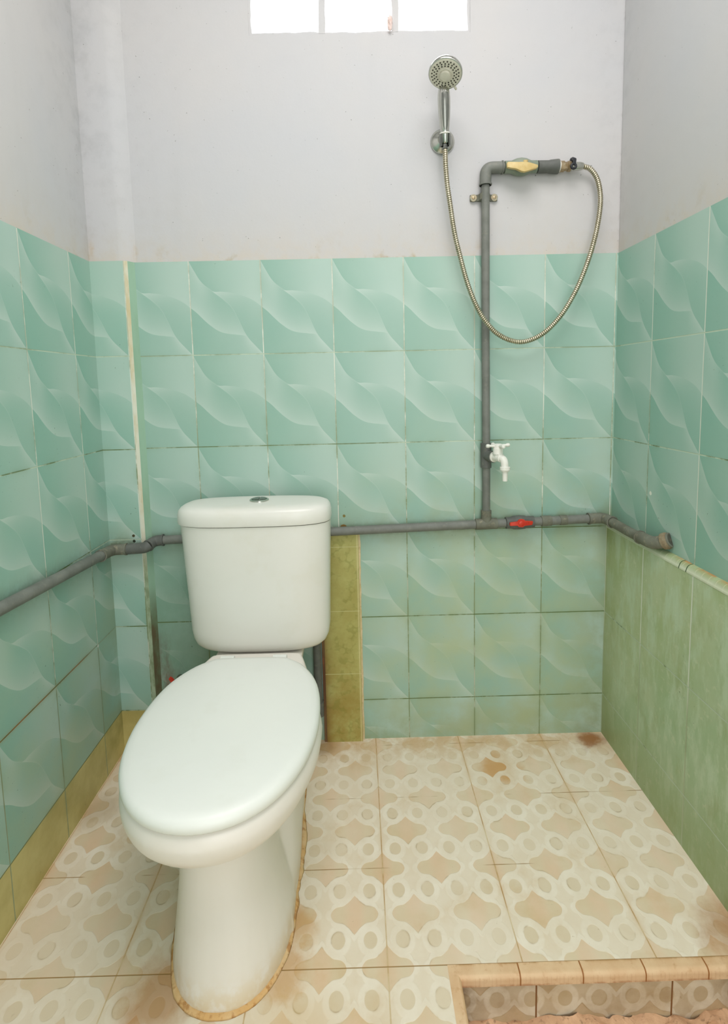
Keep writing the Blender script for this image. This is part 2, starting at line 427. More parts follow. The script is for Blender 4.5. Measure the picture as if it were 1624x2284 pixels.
def ledge_mat():
    g = G('pale_green_rounded_edge_tile')
    n = g.noise(24, 4, .6); n2 = g.noise(80, 3, .6)
    c = g.mix(n.step(.3, .7), lin(166, 182, 140), lin(150, 168, 122))
    k = (((g.y/.022).frac()-.5).abs()).lt(.05)
    c = g.mix(k*n.step(.4, .5)*.6, c, lin(206, 210, 176))
    c = g.mix(((g.x-XRL).abs()*-500.0).exp(), c, lin(214, 220, 196))
    rust = ((g.x-XR+.002).abs()*-220.0).exp()*n.step(.38, .55)*g.y.step(-.30, -.36)
    c = g.mix(rust*.95, c, lin(186, 124, 62))
    for yy in (-.352, -.378):
        c = g.mix((.0014-(g.y-yy).abs()).step(-.0004, .0004), c, lin(60, 84, 44))
    g.bump(n2-k, .4, .001)
    return g.out(c, .4)
M['ledge'] = ledge_mat()

# ------------------------------------------------------------------ mesh helpers
def mesh_obj(name, verts, faces, mat, parent=None, smooth=True, kind=None, angle=None):
    me = bpy.data.meshes.new(name); me.from_pydata([tuple(v) for v in verts], [], faces)
    bm = bmesh.new(); bm.from_mesh(me); bmesh.ops.recalc_face_normals(bm, faces=bm.faces); bm.to_mesh(me); bm.free()
    for p in me.polygons: p.use_smooth = smooth
    if smooth and angle: me.set_sharp_from_angle(angle=math.radians(angle))
    me.materials.append(mat)
    o = bpy.data.objects.new(name, me); C.objects.link(o)
    if parent: o.parent = parent; o.matrix_parent_inverse = Matrix.Translation(-parent.location)
    if kind: o['kind'] = kind
    return o
class MB:
    def __init__(s): s.v = []; s.f = []
    def add(s, v, f):
        k = len(s.v); s.v += [Vector(p) for p in v]; s.f += [tuple(i+k for i in q) for q in f]; return s
    def box(s, x0, x1, y0, y1, z0, z1):
        v = [(x, y, z) for x in (x0, x1) for y in (y0, y1) for z in (z0, z1)]
        return s.add(v, [(0, 1, 3, 2), (4, 6, 7, 5), (0, 4, 5, 1), (2, 3, 7, 6), (0, 2, 6, 4), (1, 5, 7, 3)])
    def rings(s, rings, cap=True):
        n = len(rings[0]); v = [p for r in rings for p in r]; f = []
        for a in range(len(rings)-1):
            for i in range(n):
                j = (i+1) % n; f.append((a*n+i, a*n+j, (a+1)*n+j, (a+1)*n+i))
        if cap: f.append(tuple(range(n))[::-1]); f.append(tuple((len(rings)-1)*n+i for i in range(n)))
        return s.add(v, f)
    def tube(s, pts, rad, n=20, cap=True):
        pts = [Vector(p) for p in pts]
        if not isinstance(rad, (list, tuple)): rad = [rad]*len(pts)
        T = []
        for i in range(len(pts)):
            a = pts[max(0, i-1)]; b = pts[min(len(pts)-1, i+1)]
            T.append((b-a).normalized() if (b-a).length > 1e-9 else (T[-1] if T else Vector((0, 0, 1))))
        N = T[0].orthogonal().normalized(); R = []
        for i, p in enumerate(pts):
            N = (N-T[i]*N.dot(T[i])).normalized(); B = T[i].cross(N)
            R.append([p+(N*math.cos(2*PI*k/n)+B*math.sin(2*PI*k/n))*rad[i] for k in range(n)])
        return s.rings(R, cap)
    def lathe(s, o, d, prof, n=28):
        """prof = [(distance along d, radius)]"""
        o = Vector(o); d = Vector(d).normalized(); N = d.orthogonal().normalized(); B = d.cross(N)
        return s.rings([[o+d*h+(N*math.cos(2*PI*k/n)+B*math.sin(2*PI*k/n))*max(r, 1e-5) for k in range(n)] for h, r in prof])
    def prism(s, poly, o, ex, ey, en, t):
        """polygon in the ex/ey frame, thickness t along en, edges slightly rounded"""
        o, ex, ey, en = Vector(o), Vector(ex).normalized(), Vector(ey).normalized(), Vector(en).normalized()
        cx = sum(p[0] for p in poly)/len(poly); cyy = sum(p[1] for p in poly)/len(poly)
        def ring(k, h): return [o+ex*(cx+(a-cx)*k)+ey*(cyy+(b-cyy)*k)+en*h for a, b in poly]
        return s.rings([ring(.93, 0), ring(1, t*.2), ring(1, t*.8), ring(.93, t)])
    def obj(s, name, mat, parent=None, smooth=True, kind=None, angle=38): return mesh_obj(name, s.v, s.f, mat, parent, smooth, kind, angle)
def tag(o, label, cat, group=None):
    o['label'] = label; o['category'] = cat
    if group: o['group'] = group
    return o
def thing(name, loc, label, cat, group=None):
    o = bpy.data.objects.new(name, None); C.objects.link(o); o.location = loc; o.empty_display_size = .05
    return tag(o, label, cat, group)
def mods(o, *ms):
    for t, kw in ms:
        md = o.modifiers.new(t.lower(), t)
        for k, v in kw.items(): setattr(md, k, v)
    return o
def struct(mb, name, mat, smooth=False): return mb.obj(name, mat, None, smooth, 'structure')
def catmull(P, n=8):
    P = [Vector(p) for p in P]; o = []
    for i in range(len(P)-1):
        a = P[max(0, i-1)]; b = P[i]; c = P[i+1]; d = P[min(len(P)-1, i+2)]
        for k in range(n):
            t = k/n
            o.append(.5*((2*b)+(c-a)*t+(2*a-5*b+4*c-d)*t*t+(3*b-a-3*c+d)*t**3))
    o.append(P[-1]); return o
def bend(a, c, b, r, n=8):
    """points from a to b by a rounded corner at c"""
    a, b, c = Vector(a), Vector(b), Vector(c)
    p = c+(a-c).normalized()*r; q = c+(b-c).normalized()*r
    return [a]+[(1-t)**2*p+2*t*(1-t)*c+t*t*q for t in [i/n for i in range(n+1)]]+[b]

# ------------------------------------------------------------------ structure
# one mesh per wall with two materials: tiles below, plaster above
def wall(name, quads):
    """quads: list of (four corners, material)"""
    v = []; f = []; mats = []
    for q, mt in quads:
        k = len(v); v += q; f.append((k, k+1, k+2, k+3)); mats.append(mt)
    me = bpy.data.meshes.new(name); me.from_pydata(v, [], f)
    u = []
    for mt in mats:
        if mt not in u: u.append(mt); me.materials.append(mt)
    for p, mt in zip(me.polygons, mats): p.material_index = u.index(mt)
    o = bpy.data.objects.new(name, me); C.objects.link(o); o['kind'] = 'structure'
    return o
def boxq(x0, x1, y0, y1, z0, z1, mt):
    P = lambda a, b, c: (a, b, c)
    return [([P(x0, y0, z0), P(x1, y0, z0), P(x1, y0, z1), P(x0, y0, z1)], mt), ([P(x1, y1, z0), P(x0, y1, z0), P(x0, y1, z1), P(x1, y1, z1)], mt),
            ([P(x0, y1, z0), P(x0, y0, z0), P(x0, y0, z1), P(x0, y1, z1)], mt), ([P(x1, y0, z0), P(x1, y1, z0), P(x1, y1, z1), P(x1, y0, z1)], mt),
            ([P(x0, y0, z1), P(x1, y0, z1), P(x1, y1, z1), P(x0, y1, z1)], mt), ([P(x0, y1, z0), P(x1, y1, z0), P(x1, y0, z0), P(x0, y0, z0)], mt)]
T_ = .13
WX0, WX1, WZ0, WZ1 = -.4015, .1855, 2.027, 2.245
PL = M['plaster']
wall('wall_back', boxq(XL-T_, XR+T_, 0, T_, -.1, ZT, M['tile_back'])
     + boxq(XL-T_, XR+T_, .002, T_, ZT, WZ0-.008, PL)+boxq(XL-T_, WX0-.004, .002, T_, WZ0-.008, WZ1, PL)
     + boxq(WX1+.004, XR+T_, .002, T_, WZ0-.008, WZ1, PL)+boxq(XL-T_, XR+T_, .002, T_, WZ1, CEIL, PL))
wall('wall_left', boxq(XL-T_, XL, YF, 0, -.1, ZT, M['tile_left'])+boxq(XL-T_, XL-.001, YF, 0, ZT, CEIL, PL))
wall('wall_right', boxq(XR, XR+T_, YF, 0, -.15, ZT, M['tile_right'])+boxq(XR+.001, XR+T_, YF, 0, ZT, CEIL, PL))
DX0, DX1, DZ = -.33, .55, 2.05
wall('wall_front', boxq(XL-T_, DX0, YF-T_, YF, -.1, CEIL, PL)+boxq(DX1, XR+T_, YF-T_, YF, -.1, CEIL, PL)+boxq(DX0, DX1, YF-T_, YF, DZ, CEIL, PL))
struct(MB().box(XL-T_, XR+T_, YF-T_, T_, CEIL, CEIL+.1), 'ceiling', PL)

# window: ventilation opening of three lights with rough plastered edges
def rough_slab(name, x0, x1, y0, y1, z0, z1, amp=.0022, step=.012):
    bm = bmesh.new()
    nx = max(2, int((x1-x0)/step)); ny = max(2, int((y1-y0)/step)); nz = max(2, int((z1-z0)/step))
    bmesh.ops.create_cube(bm, size=1)
    for v in bm.verts: v.co = Vector((x0+(v.co.x+.5)*(x1-x0), y0+(v.co.y+.5)*(y1-y0), z0+(v.co.z+.5)*(z1-z0)))
    for ax, n in ((0, nx), (1, ny), (2, nz)):
        es = [e for e in bm.edges if abs((e.verts[0].co-e.verts[1].co)[ax]) > 1e-6 and abs((e.verts[0].co-e.verts[1].co).length-abs((e.verts[0].co-e.verts[1].co)[ax])) < 1e-6]
        bmesh.ops.subdivide_edges(bm, edges=es, cuts=n-1, use_grid_fill=True)
    for v in bm.verts:
        c = v.co; v.co = c+noise.noise_vector(c*38)*amp+noise.noise_vector(c*11)*amp*.8
    return bm
def join_bms(name, bms, mat):
    me = bpy.data.meshes.new(name); out = bmesh.new()
    for b in bms:
        t = bpy.data.meshes.new('t'); b.to_mesh(t); b.free(); out.from_mesh(t); bpy.data.meshes.remove(t)
    out.to_mesh(me); out.free(); me.materials.append(mat)
    for p in me.polygons: p.use_smooth = True
    me.set_sharp_from_angle(angle=math.radians(50))
    o = bpy.data.objects.new(name, me); C.objects.link(o); return o
y0w, y1w = .0042, .085
wf = join_bms('window_1', [rough_slab('', WX0-.012, WX1+.012, y0w, y1w, WZ0-.016, WZ0-.001),
                           rough_slab('', WX0-.012, WX0+.003, y0w, y1w, WZ0-.016, WZ1),
                           rough_slab('', WX1-.003, WX1+.012, y0w, y1w, WZ0-.016, WZ1),
                           rough_slab('', -.2175, -.2005, y0w-.0006, y1w*.55, WZ0-.004, WZ1),
                           rough_slab('', -.0215, -.0035, y0w-.0006, y1w*.55, WZ0-.004, WZ1),
                           rough_slab('', WX0-.012, WX1+.012, y0w, y1w, WZ1-.002, WZ1+.012)], PL)
wf['kind'] = 'structure'

# floor with the recess cut out at the front right
SX, SY = .0065, -.6365
NW = .022
fl = MB()
fl.box(XL-T_, SX, YF-T_, SY, -.09, 0); fl.box(XL-T_, XR+T_, SY, T_, -.09, 0)
struct(fl, 'floor', M['floor'])
rs = MB().box(SX+.004, XR, SY-NW+.005, SY, -.12, -.012).box(SX+.001, SX+NW-.005, YF, SY-.005, -.12, -.012)
struct(rs, 'trim_1', M['riser'])
lf = MB().box(SX, XR+T_, YF-T_, SY-NW, -.13, ZS-.004)
struct(lf, 'trim_2', M['rubble'])
# rounded pink nosing, mitred around the corner
def nosing_profile(n=8):
    p = [(0, .0005)]
    for i in range(n+1):
        a = PI/2*i/n
        p.append((NW-.009+.009*math.sin(a), .0005-.009+.009*math.cos(a)))
    p += [(NW, -.020), (NW-.003, -.022), (0, -.022)]
    return p
pr_ = nosing_profile(); rings = []
for (dirx, pos) in ((0, None), (1, None), (2, None)):
    ring = []
    for a, b in pr_:
        if dirx == 0: ring.append((SX+a, YF, b))
        elif dirx == 1: ring.append((SX+a, SY-a, b))
        else: ring.append((XRL+.004, SY-a, b))
    rings.append(ring)
struct(MB().rings(rings), 'trim_3', M['nosing'], True)
# rough broken edge at the bottom of the riser
bm = rough_slab('', SX+NW, XRL, SY-NW-.014, SY-NW+.006, ZS-.016, ZS+.004, .011, .006)
o = join_bms('trim_4', [bm], M['rubble']); o['kind'] = 'structure'

# left rear corner: shallow pilaster with a cream edge strip and mossy reveal
pz = (0.0, ZT)
PY, PX0, PX1, PX2 = -.022, -.7700, -.7610, -.7490
wall('trim_5', [([(XL, PY, 0), (PX0, PY, 0), (PX0, PY, ZT), (XL, PY, ZT)], M['tile_pilaster']),
                ([(PX0, PY, 0), (PX1, PY+.004, 0), (PX1, PY+.004, ZT), (PX0, PY, ZT)], M['cream']),
                ([(PX1, PY+.004, 0), (PX2, 0, 0), (PX2, 0, ZT), (PX1, PY+.004, ZT)], M['mossy_side']),
                ([(XL, PY, ZT), (PX0, PY, ZT), (PX1, PY+.004, ZT), (PX2, 0, ZT), ][:4], PL)])
# plastered upper part of the pilaster, softly rounded
rg = []
for i in range(17):
    z = ZT+(CEIL-ZT)*i/16
    k = (noise.noise(Vector((0, 0, z*4))))*.003
    pts = [(XL-.01, .01), (XL-.01, -.018), (XL+.02, PY+.002), (PX0-.015+k, PY+.002), (PX0-.003+k, PY+.005), (PX0+.008+k, -.010), (PX2+.004+k, .001), (PX2+.01, .01)]
    rg.append([(a, b, z) for a, b in pts])
struct(MB().rings(rg), 'trim_6', PL, True)

# lower right wall: thicker mossy dado with a rounded ledge
wall('trim_7', [([(XRL, 0, -.12), (XRL, YF, -.12), (XRL, YF, .649), (XRL, 0, .649)], M['tile_moss'])])
pts = [(XRL+.001, .6455), (XRL-.0008, .6475), (XRL-.0008, .650)]+[(XRL+.012*(1-math.cos(a)), .650+.015*math.sin(a)) for a in [PI/2*i/6 for i in range(1, 7)]]+[(XR+.001, .666), (XR+.001, .646)]
struct(MB().rings([[(a, yy, b) for a, b in pts] for yy in (0, -.6, YF)]), 'trim_8', M['ledge'], True)

# olive strip right of the toilet
st = MB().box(-.2520, -.1440, -.012, .001, 0, .655)
so = struct(st, 'trim_9', M['olive'])
st = MB().box(-.2600, -.2518, -.010, .001, 0, .64)
struct(st, 'trim_10', blot('brown_stained_edge', (116, 90, 56), (98, 64, 40), (140, 84, 50), 20, .8, f3=.6, stretch=(1, 1, .3)))
# mortar joint on its right side
bm = rough_slab('', -.1450, -.1385, -.0045, .003, 0, .655, .0016, .008)
o = join_bms('trim_11', [bm], blot('cream_mortar', (214, 196, 160), (196, 180, 132), (176, 150, 100), 40, .85, b=.5)); o['kind'] = 'structure'

# ------------------------------------------------------------------ toilet
TC = -.4140
toilet = thing('toilet', (TC, -.40, 0), 'white ceramic close-coupled toilet with closed lid, standing by the left wall', 'toilet')
OUT = [(0, -.766), (.035, -.762), (.08, -.744), (.12, -.710), (.150, -.664), (.170, -.612), (.182, -.55), (.1845, -.49), (.179, -.42), (.163, -.358), (.130, -.302), (.094, -.272), (.082, -.266), (.04, -.2645), (0, -.264)]
BODY = [(0, -.767), (.035, -.763), (.08, -.746), (.12, -.713), (.150, -.668), (.170, -.617), (.1835, -.56), (.1875, -.50), (.184, -.45), (.170, -.395), (.149, -.311), (.1225, -.215), (.108, -.196), (.05, -.194), (0, -.194)]
def outline(n=30, grow=0.0, tab=OUT, cx=TC):
    P = catmull([(a, b, 0) for a, b in tab], 10)
    L = [0]
    for i in range(1, len(P)): L.append(L[-1]+(P[i]-P[i-1]).length)
    R = []
    for k in range(n+1):
        t = L[-1]*k/n; i = 0
        while i < len(L)-2 and L[i+1] < t: i += 1
        f = (t-L[i])/max(1e-9, L[i+1]-L[i]); R.append(P[i].lerp(P[i+1], f))
    full = [(p.x, p.y) for p in R]+[(-p.x, p.y) for p in R[-2:0:-1]]
    cyy = -.50
    out = []
    for x, y in full:
        d = math.hypot(x, y-cyy); k = (d+grow)/d
        out.append((cx+x*k, cyy+(y-cyy)*k))
    return out
def lid_mesh(z0, thick, dome, mat, name, grow0=0.0):
    rg = []
    for gr, z in ((-.012, z0), (-.002, z0), (.0, z0+.003), (.0, z0+thick*.45), (-.003, z0+thick*.72), (-.010, z0+thick*.92), (-.022, z0+thick), (-.045, z0+thick+dome*.35),
                  (-.085, z0+thick+dome*.75), (-.125, z0+thick+dome*.95)):
        rg.append([(x, y, z) for x, y in outline(40, gr+grow0)])
    return MB().rings(rg).obj(name, mat, toilet, True, None, 70)
lid_mesh(.3955, .025, .007, M['seat'], 'lid')
lid_mesh(.3900, .0055, 0, M['seat'], 'seat', -.007)

# body: rim and bowl, rear deck, pedestal and rear skirt, fused into one ceramic surface
def egg(cx, hw, yf, yb, bw, n=48, p=2.15):
    """front half elliptical, rear half narrowing to half width bw"""
    yc = yf+(yb-yf)*.46; R = []
    for k in range(n):
        a = 2*PI*k/n; c, s = math.cos(a), math.sin(a)
        sx = math.copysign(abs(s)**(2/p), s); cyv = math.copysign(abs(c)**(2/p), c)
        if c >= 0: R.append((cx+hw*sx, yc-(yc-yf)*cyv))
        else:
            t = abs(cyv); w_ = hw+(bw-hw)*(t**1.6)
            # squarer tail
            sx2 = math.copysign(min(1, abs(s)**(2/p)*1.0+.0), s)
            tt = abs(c)**.9
            R.append((cx+(hw*(1-t**2.2)+bw*t**2.2)*math.copysign(abs(s)**.45 if t > .3 else abs(s)**(.45+(.3-t)), s), yc+(yb-yc)*tt))
    return R
def egg_rings(secs):
    mb = MB(); mb.rings([[(x, y, z) for x, y in egg(cx, hw, yf, yb, bw)] for z, cx, hw, yf, yb, bw in secs]); return mb
mb = MB()
def rim(z, gr, dy=0, sx=1): return [(TC+(x-TC)*sx, y+dy, z) for x, y in outline(40, gr, BODY)]
r_ = []
for z, gr in ((.3925, -.016), (.3915, -.009), (.387, -.0045), (.379, -.0015), (.368, .001), (.355, -.001), (.341, -.006), (.329, -.014), (.318, -.025), (.309, -.038), (.301, -.054), (.295, -.070), (.28, -.09)):
    r_.append(rim(z, gr))
mb.rings(r_)
def rrect(cx, hx, y0, y1, z, p=4, n=40):
    R = []; yc = (y0+y1)/2; hy = abs(y1-y0)/2
    for k in range(n):
        a = 2*PI*k/n; c, s = math.cos(a), math.sin(a)
        R.append((cx+hx*math.copysign(abs(c)**(2/p), c), yc+hy*math.copysign(abs(s)**(2/p), s), z))
    return R
# deck under the tank
def rrect(cx, hx, y0, y1, z, p=4, n=40):
    R = []; yc = (y0+y1)/2; hy = abs(y1-y0)/2
    for k in range(n):
        a = 2*PI*k/n; c, s = math.cos(a), math.sin(a)
        R.append((cx+hx*math.copysign(abs(c)**(2/p), c), yc+hy*math.copysign(abs(s)**(2/p), s), z))
    return R
mb.rings([rrect(TC, .085, -.035, -.36, .20), rrect(TC, .100, -.03, -.36, .28), rrect(TC, .112, -.03, -.30, .345), rrect(TC, .116, -.032, -.27, .3745, 6), rrect(TC, .111, -.036, -.26, .3775, 6)])
# front column of the pedestal
def ell(cx, hx, yf, yb, z, p=2.2, n=40): return rrect(cx, hx, yf, yb, z, p, n)
mb.rings([ell(TC-.006, .080, -.650, -.42, .33), ell(TC-.005, .082, -.648, -.42, .26), ell(TC-.002, .087, -.653, -.42, .20), ell(TC+.002, .094, -.661, -.42, .15),
          ell(TC+.006, .103, -.674, -.41, .10), ell(TC+.008, .112, -.690, -.38, .05), ell(TC+.008, .1165, -.702, -.36, .015), ell(TC+.008, .117, -.705, -.36, .0)])
# rear skirt with the trapway: widest behind the waist, drawn in where it meets the column
def skirt(z, w, front, neck):
    tab = [(0, front-.02), (neck, front-.015), (neck+.006, front+.012), (w*.97, front+.055), (w, front+.10), (w*.985, front+.17), (w*.93, front+.27), (w*.90, -.11), (w*.86, -.082), (0, -.080)]
    P = catmull([(a, b, 0) for a, b in tab], 5)
    pts = [(p.x, p.y) for p in P]
    return [(TC+.008+x, y, z) for x, y in pts]+[(TC+.008-x, y, z) for x, y in pts[-2:0:-1]]
mb.rings([skirt(.335, .088, -.475, .060), skirt(.27, .100, -.485, .068), skirt(.20, .108, -.495, .074), skirt(.13, .1125, -.51, .082), skirt(.07, .1155, -.53, .096), skirt(.03, .1165, -.55, .106), skirt(.0, .1165, -.56, .110)])
body = mb.obj('bowl', M['ceramic_body'], toilet, True, None, None)
mods(body, ('REMESH', dict(mode='VOXEL', voxel_size=.0036, use_smooth_shade=True)), ('SMOOTH', dict(factor=.5, iterations=10)))
# tank
TX = -.4155
def tank_ring(z, hx, y0, y1, cx=TX, p=3.1): return rrect(cx, hx, y0, y1, z, p, 72)
tk = []
for z, hx, f in ((.3790, .110, -.120), (.3795, .132, -.158), (.3820, .152, -.178), (.388, .1665, -.188), (.398, .177, -.194), (.413, .1835, -.197), (.435, .187, -.1985), (.55, .1915, -.200), (.65, .1955, -.202), (.7265, .199, -.204)):
    tk.append(tank_ring(z, hx, -.038, f, TX+(.7265-z)*.010))
MB().rings(tk).obj('tank', M['ceramic'], toilet, True, None, 60)
tk = []
for z, hx, f in ((.7285, .198, -.203), (.729, .2025, -.2075), (.735, .2035, -.209), (.752, .2030, -.2085), (.763, .2005, -.206), (.770, .195, -.2005), (.7745, .184, -.190), (.7765, .165, -.172), (.7775, .12, -.14)):
    tk.append(tank_ring(z, hx, -.034 if hx > .19 else -.034-(.2-hx)*.5, f, TX-.002))
tl = MB().rings(tk).obj('tank_lid', M['ceramic'], toilet, True, None, 60)
BC = Vector((-.4080, -.115, .7770))
MB().lathe(BC, (0, 0, 1), [(0, .026), (.003, .0258), (.0045, .024), (.005, .021), (.0035, .0205), (.0035, .0)]).obj('flush_button', M['chrome'], tl)
bt = MB()
for sgn in (-1, 1):
    pts = [(math.cos(a)*.0192*sgn, math.sin(a)*.0192) for a in [-PI/2+PI*i/16 for i in range(17)]]
    pts = [(x+.0007*sgn, y) for x, y in pts]
    bt.prism(pts, BC+Vector((0, 0, .0030)), (1, 0, 0), (0, 1, 0), (0, 0, 1), .0035)
bt.obj('button_plate', M['chrome_dark'], tl)
# hinges under the lid's rear edge
for sgn in (-1, 1):
    MB().lathe((TC+sgn*.066-.018, -.243, .399), (1, 0, 0), [(0, .004), (.001, .0075), (.035, .0075), (.036, .004)]).obj('hinge', M['seat'], toilet)
# mortar bead around the foot
def foot_pt(a, grow):
    c, s = math.cos(a), math.sin(a)
    hx, yf, yb = .118+grow, -.705-grow, -.08
    # union outline of front ellipse and rear skirt
    best = 0
    for (h, f, b, p) in ((.117, -.705, -.36, 2.2), (.1165, -.60, -.20, 3), (.106, -.50, -.08, 4)):
        yc = (f+b)/2; hy = abs(f-b)/2
        # march outwards from a common centre
        r = 0.0
        lo, hi = 0, .6
        for _ in range(24):
            mid = (lo+hi)/2; x, y = mid*s, -.42-mid*c
            inside = abs(x/h)**p+abs((y-yc)/hy)**p < 1
            if inside: lo = mid
            else: hi = mid
        best = max(best, lo)
    r = best+grow
    return Vector((TC+.008+r*s, -.42-r*c, 0))
N = 160; rg = []
for i in range(N):
    a = 2*PI*i/N
    k = 1+.35*noise.noise(Vector((math.cos(a)*9, math.sin(a)*9, 1)))
    w_ = (.0075+.004*noise.noise(Vector((math.cos(a)*5, math.sin(a)*5, 4))))*k
    hgt = .0038*k
    rg.append([foot_pt(a, -.010)+Vector((0, 0, .0003)), foot_pt(a, -.006)+Vector((0, 0, hgt*1.3)), foot_pt(a, .0015)+Vector((0, 0, hgt)), foot_pt(a, w_*.6)+Vector((0, 0, hgt*.6)), foot_pt(a, w_)+Vector((0, 0, .0003))])
v = [p for r in rg for p in r]; f = []
for i in range(N):
    j = (i+1) % N
    for q in range(4): f.append((i*5+q, j*5+q, j*5+q+1, i*5+q+1))
    f.append((i*5+4, j*5+4, j*5, i*5))
tag(mesh_obj('mortar_bead', v, f, M['caulk']), 'rust-stained mortar bead on the floor around the toilet foot', 'sealant')

# ------------------------------------------------------------------ pipes
RX0, RX1 = .2262, .2300          # riser x at top / bottom
def hz(x): return .6462+(x+.7149)*(.6795-.6462)/(.5646+.7149)
YP = -.0185
pipe = thing('water_pipe', (.23, -.02, .67), 'grey plastic water pipe running round the walls with a riser to the shower', 'pipe')
R1 = .0128
MB().tube([(-.735, YP, hz(-.735)), (-.2, YP-.0005, hz(-.2)), (.2, YP, hz(.2)), (.5646, YP, hz(.5646))], R1).obj('pipe_run', M['pvc'], pipe)
# riser
MB().tube([(RX1, YP, .672), (RX1, YP, .88), (.2275, YP, 1.2), (RX0, YP, 1.64)], .0112).obj('riser', M['pvc'], pipe)
# lower tee, collar above it
def coll(c, d, l, r, name='collar', mat='pvc_dirty', e=.002): 
    return MB().lathe(Vector(c)-Vector(d).normalized()*l/2, d, [(0, r-e), (.001, r), (l*.5, r+.0003), (l-.001, r), (l, r-e)]).obj(name, M[mat], pipe)
dX = Vector((1, 0, .026)).normalized()
t = MB().lathe(Vector((RX1, YP, hz(RX1)))-dX*.032, dX, [(0, .0135), (.001, .016), (.064-.001, .016), (.064, .0135)])
t.lathe((RX1, YP, hz(RX1)), (0, 0, 1), [(0, .0145), (.040, .0150), (.041, .0125)])
t.obj('tee', M['pvc_dirty'], pipe)
# middle tee at the tap
ZTAP = .8720
TD = Vector((.42, -.91, 0)).normalized()
t = MB().lathe((RX1-.001, YP, ZTAP-.036), (0, 0, 1), [(0, .0125), (.001, .0155), (.071, .0155), (.072, .0125)])
t.lathe((RX1-.001, YP, ZTAP), TD, [(0, .0155), (.024, .0160), (.030, .0170), (.034, .0170), (.0345, .0115), (.030, .0105)])
t.obj('tee', M['pvc_dark'], pipe)
# top elbow
ZE = 1.6615
def elbow(a, c, b, r, parent=pipe, mat='pvc', lip=.0018):
    P = bend(a, c, b, r, 8); n = len(P); rad = [.0155]*n
    mb = MB().tube(P, rad)
    for (p, q) in ((P[0], P[1]), (P[-1], P[-2])):
        d = (Vector(q)-Vector(p)).normalized(); mb.lathe(p, d, [(0, .0145), (0.0005, .0155+lip), (.004, .0155+lip), (.0045, .0155)])
    return mb.obj('elbow', M[mat], parent)
elbow((RX0, YP, ZE-.046), (RX0, YP, ZE), (RX0+.048, YP, ZE+.0005), .020)
MB().tube([(RX0+.040, YP, ZE), (.36, YP, ZE+.001)], .011).obj('pipe_run', M['pvc'], pipe)
# upper ball valve with yellow handle
VX0, VX1 = .2775, .3665
vb = MB().lathe((VX0, YP, ZE+.0005), (1, 0, 0), [(0, .0125), (.001, .0160), (.018, .0160), (.022, .0175), (.032, .0215), (.046, .0232), (.058, .0215), (.068, .0175), (.072, .0160), (.088, .0160), (.089, .0125)])
vb.lathe((.318, YP, ZE-.008), (0, -1, .05), [(0, .012), (.026, .012), (.027, .009)])
vo = vb.obj('ball_valve', M['valve_body'], pipe)
ex, ey = Vector((1, 0, -.02)).normalized(), Vector((0, .06, 1)).normalized(); en = ex.cross(ey); en = en if en.y < 0 else -en
hp = [(-.042, .002), (-.041, -.0045), (-.036, -.006), (-.018, -.0085), (-.004, -.0150), (.005, -.0165), (.016, -.0135), (.038, -.0070), (.041, -.003), (.0405, .0025), (.020, .0085), (.004, .0105), (-.012, .0095), (-.038, .0100), (-.0415, .008)]
hd = MB().prism(hp, Vector((.3180, YP, ZE-.010))+en*.024, ex, ey, en, .009)
hd.lathe(Vector((.329, YP, ZE-.011))+ey*.012+en*.018, ey+en*.3, [(0, .007), (.008, .007), (.009, .005)])
h_ = hd.obj('valve_handle', M['yellow'], vo); 
# dark socket and collar
MB().lathe((.3675, YP, ZE), (1, 0, 0), [(0, .0125), (.001, .0162), (.030, .0160), (.034, .0172), (.054, .0190), (.057, .0190), (.0575, .0120)]).obj('coupling', M['pvc_dark'], pipe)
# lower ball valve with red handle
xv = .3130; zc = hz(xv+.015)
vb = MB().lathe(Vector((xv-.027, YP-.001, hz(xv-.027))), dX, [(0, .0130), (.001, .0168), (.016, .0168), (.022, .0195), (.040, .0205), (.055, .0195), (.062, .0168), (.082, .0168), (.083, .0130)])
vo = vb.obj('ball_valve', M['pvc_dark'], pipe)
hp = [(-.033, -.004), (-.031, -.0065), (-.012, -.0065), (-.007, -.011), (.004, -.0125), (.010, -.008), (.031, -.0065), (.033, -.002), (.033, .004), (.012, .006), (.008, .010), (0, .012), (-.007, .0095), (-.011, .005), (-.032, .003)]
MB().prism(hp, Vector((xv+.0105, YP-.024, zc+.005)), dX, (0, 0, 1), (0, -1, 0), .008).lathe((xv+.0105, YP-.010, zc+.005), (0, -1, 0), [(0, .008), (.024, .008), (.025, .006)]).obj('valve_handle', M['red'], vo)
coll((.405, YP, hz(.405)), dX, .03, .0152); coll((.455, YP, hz(.455)), dX, .022, .0142)
# right corner elbow, run along the right wall over the ledge, end elbow
ZC_ = hz(.5646)+.001
elbow((.528, YP, hz(.528)), (.572, YP, ZC_), (.5770, -.066, ZC_-.001), .016, mat='pvc_dirty')
MB().tube([(.577, -.055, ZC_-.001), (.5785, -.15, ZC_-.004), (.5790, -.235, ZC_-.003)], .0128).obj('pipe_run', M['pvc_dirty'], pipe)
elbow((.5790, -.205, ZC_-.003), (.5795, -.268, ZC_-.001), (.6030, -.298, ZC_+.017), .020, mat='pvc_dirty')
MB().lathe((.5915, -.283, ZC_+.008), (.62, -.78, .45), [(0, .0150), (.002, .0195), (.010, .0205), (.014, .0195), (.018, .015)]).obj('collar', blot('rusty_mortared_collar', (140, 132, 108), (120, 104, 78), (168, 150, 112), 50, .8, f3=.6, b=.8), pipe)
